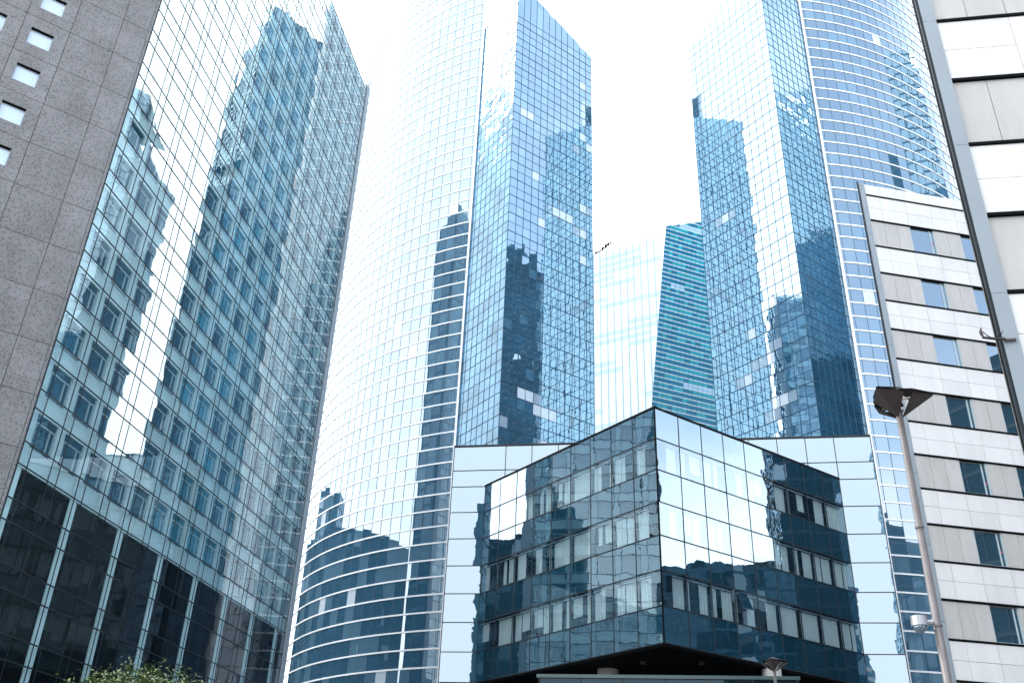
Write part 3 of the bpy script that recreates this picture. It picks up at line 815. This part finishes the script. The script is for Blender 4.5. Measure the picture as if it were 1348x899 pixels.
# ------------------------------------------------------------------ towers in the distance
PALE_LINE = plain('pale_band_line', (0.34, 0.44, 0.48), 0.5)
def teal_tower():
    run = Vector((math.sin(R(58)), math.cos(R(58)), 0))
    t = thing('teal_tower', 'dark teal glass tower with a leaning edge, far off between the twin towers', 'tower', (6, 265, 0))
    lean = 20.65 / 191.7
    gl = MB(); mu = MB()
    def P(s, z, n=0.0):
        return Vector((-14.3, 259.9, 0)) + run * s + Vector((lean * z, 0, z)) + Vector((run.y, -run.x, 0)) * n
    H = 1.72; W = 1.75; ncol = 24
    top_ = lambda s: 191.8 + 0.45 * min(s, 40)
    nrow = int(212 / H)
    for j in range(nrow):
        z0, z1 = j * H, (j + 1) * H
        if j % 2 == 0:
            a = random.randint(0, ncol); b = a + random.randint(3, 10) if random.random() < 0.55 else a
        for i in range(ncol):
            if j % 2 == 0: mat = G_TEAL3 if a <= i < b else G_TEAL
            else: mat = G_TEAL2 if (i > 0 and random.random() < 0.72) else G_TEAL
            ta, tb = top_(i * W), top_((i + 1) * W)
            if z0 >= max(ta, tb): continue
            gl.face([P(i * W, z0), P((i + 1) * W, z0), P((i + 1) * W, max(z0, min(z1, tb))), P(i * W, max(z0, min(z1, ta)))], mat)
        q = 0.17; sa = max(0.0, (z0 + q - 191.8) / 0.45)
        if sa < ncol * W - 1:
            mu.face([P(sa, z0 - q, .03), P(ncol * W, z0 - q, .03), P(ncol * W, z0 + q, .03), P(sa, z0 + q, .03)], PALE_LINE)
    for i in range(1, ncol):
        e = .05
        mu.face([P(i * W - e, 0, .05), P(i * W + e, 0, .05), P(i * W + e, 191, .05), P(i * W - e, 191, .05)], G_TEAL)
    gl.build('glass_facade', t); mu.build('mullion_grid', t)
    bd = MB(); n = Vector((math.sin(R(9)), math.cos(R(9)), 0)) * 25
    z1 = 191.0
    a, b, c, dd = P(0, 0), P(ncol * W, 0), P(ncol * W, z1), P(0, z1)
    for q in ((a + n, dd + n, c + n, b + n), (a, dd, dd + n, a + n), (b, b + n, c + n, c), (dd, c, c + n, dd + n)):
        bd.face(q, G_TEAL)
    bd.build('body', t)
teal_tower()

def white_tower():
    t = thing('white_tower', 'pale white glass tower with faint blue bands, fading into the bright sky far behind', 'tower', (-10, 330, 0))
    d = 320.0
    e = (math.sin(R(0.95)) * d, math.cos(R(0.95)) * d)
    pl = Plane(e[0], e[1], 110.6 - 180, -1)     # runs left and away from its near right edge
    TOP = 231.0; Ln = 78; W = 3.0; H = 3.3
    gl = MB(); mu = MB(); j = 0; z = 0
    while z < TOP - 0.5:
        z1 = min(z + H, TOP)
        a, b = (random.randint(-6, 12), 0)
        b = a + random.randint(5, 16) if random.random() < 0.55 else a
        for i in range(int(Ln / W)):
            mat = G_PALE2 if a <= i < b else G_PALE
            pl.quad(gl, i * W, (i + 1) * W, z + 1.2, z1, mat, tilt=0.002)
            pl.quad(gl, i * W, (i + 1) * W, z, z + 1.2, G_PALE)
        z = z1; j += 1
    pm = plain('pale_blue_mullion', (0.17, 0.28, 0.35), 0.5)
    for i in range(int(Ln / W) + 1): pl.bar(mu, max(i * W - .16, 0), i * W + .16, 0, TOP, 0, .12, pm)
    gl.build('glass_facade', t); mu.build('mullion_grid', t)
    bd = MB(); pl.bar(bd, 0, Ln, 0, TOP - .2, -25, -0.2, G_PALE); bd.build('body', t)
    # roof cleaning cradle on a jib
    q = pl.p(28.0, TOP, -0.6)
    c = thing('roof_crane', 'small dark window cleaning crane reaching up from the roof of the pale far tower', 'crane', q)
    J = lambda a, b: q + Vector((a, 0, b))
    m = MB(); m.tube([J(-.6, -.2), J(2.9, 3.0), J(5.4, 5.2)], [.32, .3, .24], BLACK, 8); m.build('jib', c)
    m = MB(); m.box(q.x - 1.4, q.x + .2, q.y - .6, q.y + .4, q.z - .1, q.z + .7, BLACK); m.build('base', c)
    for (a, b, w, h) in ((1.9, 2.3, .45, .55), (3.3, 3.5, .5, .7), (4.3, 4.5, .45, .6), (5.5, 5.7, .3, 1.1)):
        m = MB(); m.box(q.x + a - w, q.x + a + w, q.y - .5, q.y + .5, q.z + b - h, q.z + b + h, BLACK); m.build('cradle_block', c)
white_tower()

# ------------------------------------------------------------------ buildings around the square, met in the reflections
def office(name, label, x0, x1, y0, y1, h, glassm, barm, fl=3.6, w=2.4, pb=0.0, bar=0.5, steps=(), alt=None):
    t = thing(name, label, 'building', ((x0 + x1) / 2, (y0 + y1) / 2, 0))
    gl = MB(); mu = MB()
    def faces(xa, xb, ya, yb, za, zb):
        for pl, Ln in ((Plane(xa, ya, 90, 1), xb - xa), (Plane(xb, yb, -90, 1), xb - xa), (Plane(xb, ya, 0, 1), yb - ya), (Plane(xa, yb, 180, 1), yb - ya)):
            n = max(1, round(Ln / w)); ww = Ln / n
            z = za; k = 0
            while z < zb - .3:
                z1 = min(z + fl, zb)
                for i in range(n):
                    mm = G_BLIND_SKY if random.random() < pb else (alt if alt and random.random() < .35 else glassm)
                    pl.quad(gl, i * ww, (i + 1) * ww, z, z1, mm, tilt=.003)
                pl.bar(mu, 0, Ln, z, min(z + bar, z1), -.02, .1, barm)
                z = z1
            for i in range(n + 1): pl.bar(mu, max(i * ww - .09, 0), min(i * ww + .09, Ln), za, zb, -.02, .08, barm)
        gl.face([(xa, ya, zb), (xb, ya, zb), (xb, yb, zb), (xa, yb, zb)], CONCRETE)
    faces(x0, x1, y0, y1, 0, h)
    for (xa, xb, ya, yb, za, zb) in steps: faces(xa, xb, ya, yb, za, zb)
    gl.build('glass_facade', t); mu.build('floor_band_grid', t)
    return t

NAVY_METAL = plain('navy_metal', (0.012, 0.022, 0.032), 0.5)
office('dark_tower', 'near black glass tower mirrored as the dark strip in the left twin tower', 235, 262, 76, 98.5, 268, G_DARK, NAVY_METAL, pb=0.012,
       steps=((240, 250, 80, 88, 268, 280),))
office('blue_tower', 'steel blue glass tower mirrored by the narrow face of the right twin tower', 102, 126, 138, 164, 196, G_BLUE, BLUE_METAL, alt=G_BLUE2)
office('office_block', 'low flat roofed office mirrored along the lower rows of the jutting block', 72, 79, 50, 123, 52, G_NAVY, BLUE_METAL, pb=.03, alt=G_DARK)
office('office_block', 'dark office mirrored at the foot of the right curved shell', 95, 125, 22, 62, 80, G_DARK, NAVY_METAL, pb=.02)
office('office_block', 'stepped dark office mirrored at the foot of the left curved shell', -126, -99, 98, 190, 66, G_DARK, NAVY_METAL, pb=.04, alt=G_NAVY,
       steps=((-122, -104, 158, 168, 66, 76), (-126, -112, 174, 188, 66, 82)))
office('office_block', 'low dark office mirrored in the lower windows of the white clad building', 70, 90, -12, 42, 56, G_DARK, NAVY_METAL, pb=.02)
office('office_block', 'long grey office across the square behind the viewer, mirrored in the annex', -58, -6, -92, -70, 34, G_NAVY, CONCRETE, bar=1.4, pb=.05)
office('office_block', 'higher grey office behind the viewer, mirrored low on the right of the annex', 16, 66, -110, -92, 92, G_NAVY, CONCRETE, bar=1.2, pb=.05)
office('dark_tower', 'slim black tower behind the viewer, mirrored as a dark strip left on the annex', -69.5, -59, -112, -100, 128, BLACK, NAVY_METAL, bar=.3)
office('blue_tower', 'tall blue gridded tower behind the viewer, mirrored at the right end of the annex', 83, 108, -112, -92, 150, G_BLUE2, BLUE_METAL, alt=G_BLUE)

office('dark_office', 'dark glass office mirrored at the far right end of the jutting block', 84, 104, 123.5, 150, 102, G_DARK, NAVY_METAL, pb=.02)

# ------------------------------------------------------------------ tree
def tree():
    x, y = 30.0 * math.sin(R(-29.2)), 30.0 * math.cos(R(-29.2))
    t = thing('tree', 'leafy green tree top rising at the bottom left before the dark glass base', 'tree', (x, y, 0))
    rnd = random.Random(3)
    tr = MB(); tr.tube([(x, y, 0), (x + .05, y, 1.2), (x - .05, y + .05, 2.6), (x, y, 4.2)], [.17, .14, .11, .06], BARK, 10)
    tips = []
    for k in range(16):
        a = k * 2.4; z0 = 1.7 + 2.1 * k / 16
        L = rnd.uniform(1.9, 3.0); el = rnd.uniform(.35, 1.1)
        p0 = Vector((x, y, z0)); d = Vector((math.cos(a) * math.cos(el), math.sin(a) * math.cos(el), math.sin(el)))
        p1 = p0 + d * L * .5 + Vector((0, 0, .1)); p2 = p0 + d * L
        tr.tube([p0, p1, p2], [.055, .035, .012], BARK, 6)
        tips += [p1, p2, (p1 + p2) / 2]
        for j in range(4):
            q = p1 + (p2 - p1) * rnd.random(); e = q + Vector((rnd.gauss(0, .5), rnd.gauss(0, .5), rnd.uniform(.1, .7)))
            tr.tube([q, e], [.014, .006], BARK, 5); tips.append(e); tips.append((q + e) / 2)
    tr.build('trunk', t)
    for k in range(110):            # outer twigs that fill the crown
        a = rnd.uniform(0, 2 * math.pi); e = rnd.uniform(-.25, 1.5); r = rnd.uniform(.72, 1.0)
        tips.append(Vector((x + 2.9 * r * math.cos(a) * math.cos(e), y + 2.9 * r * math.sin(a) * math.cos(e), 4.35 + 2.0 * r * math.sin(e) + rnd.gauss(0, .12))))
    cr = MB(); k = cr._mi(LEAF)
    l2 = plain('pale_leaf', (0.10, 0.15, 0.032), 0.5, vary=0.35, scale=2.5); l3 = plain('dark_leaf', (0.03, 0.06, 0.014), 0.5, vary=0.35, scale=2.5)  # lighter and darker leaf tones, mixed at random
    for tip in tips:
        mats = rnd.choice(((LEAF, l2, LEAF), (LEAF, l3, LEAF), (l2, LEAF, l2)))
        for j in range(85):
            c = tip + Vector((rnd.gauss(0, .26), rnd.gauss(0, .26), rnd.gauss(0, .2)))
            if c.z > 6.9: continue
            ax = Vector((rnd.gauss(0, 1), rnd.gauss(0, 1), rnd.gauss(0, .5))).normalized()
            sd = ax.cross(Vector((rnd.gauss(0, .4), rnd.gauss(0, .4), 1))).normalized()
            ln, wd = rnd.uniform(.05, .085), rnd.uniform(.022, .036)
            cr.face([c - ax * ln, c + sd * wd, c + ax * ln, c - sd * wd], rnd.choice(mats))
    cr.build('crown', t)
tree()
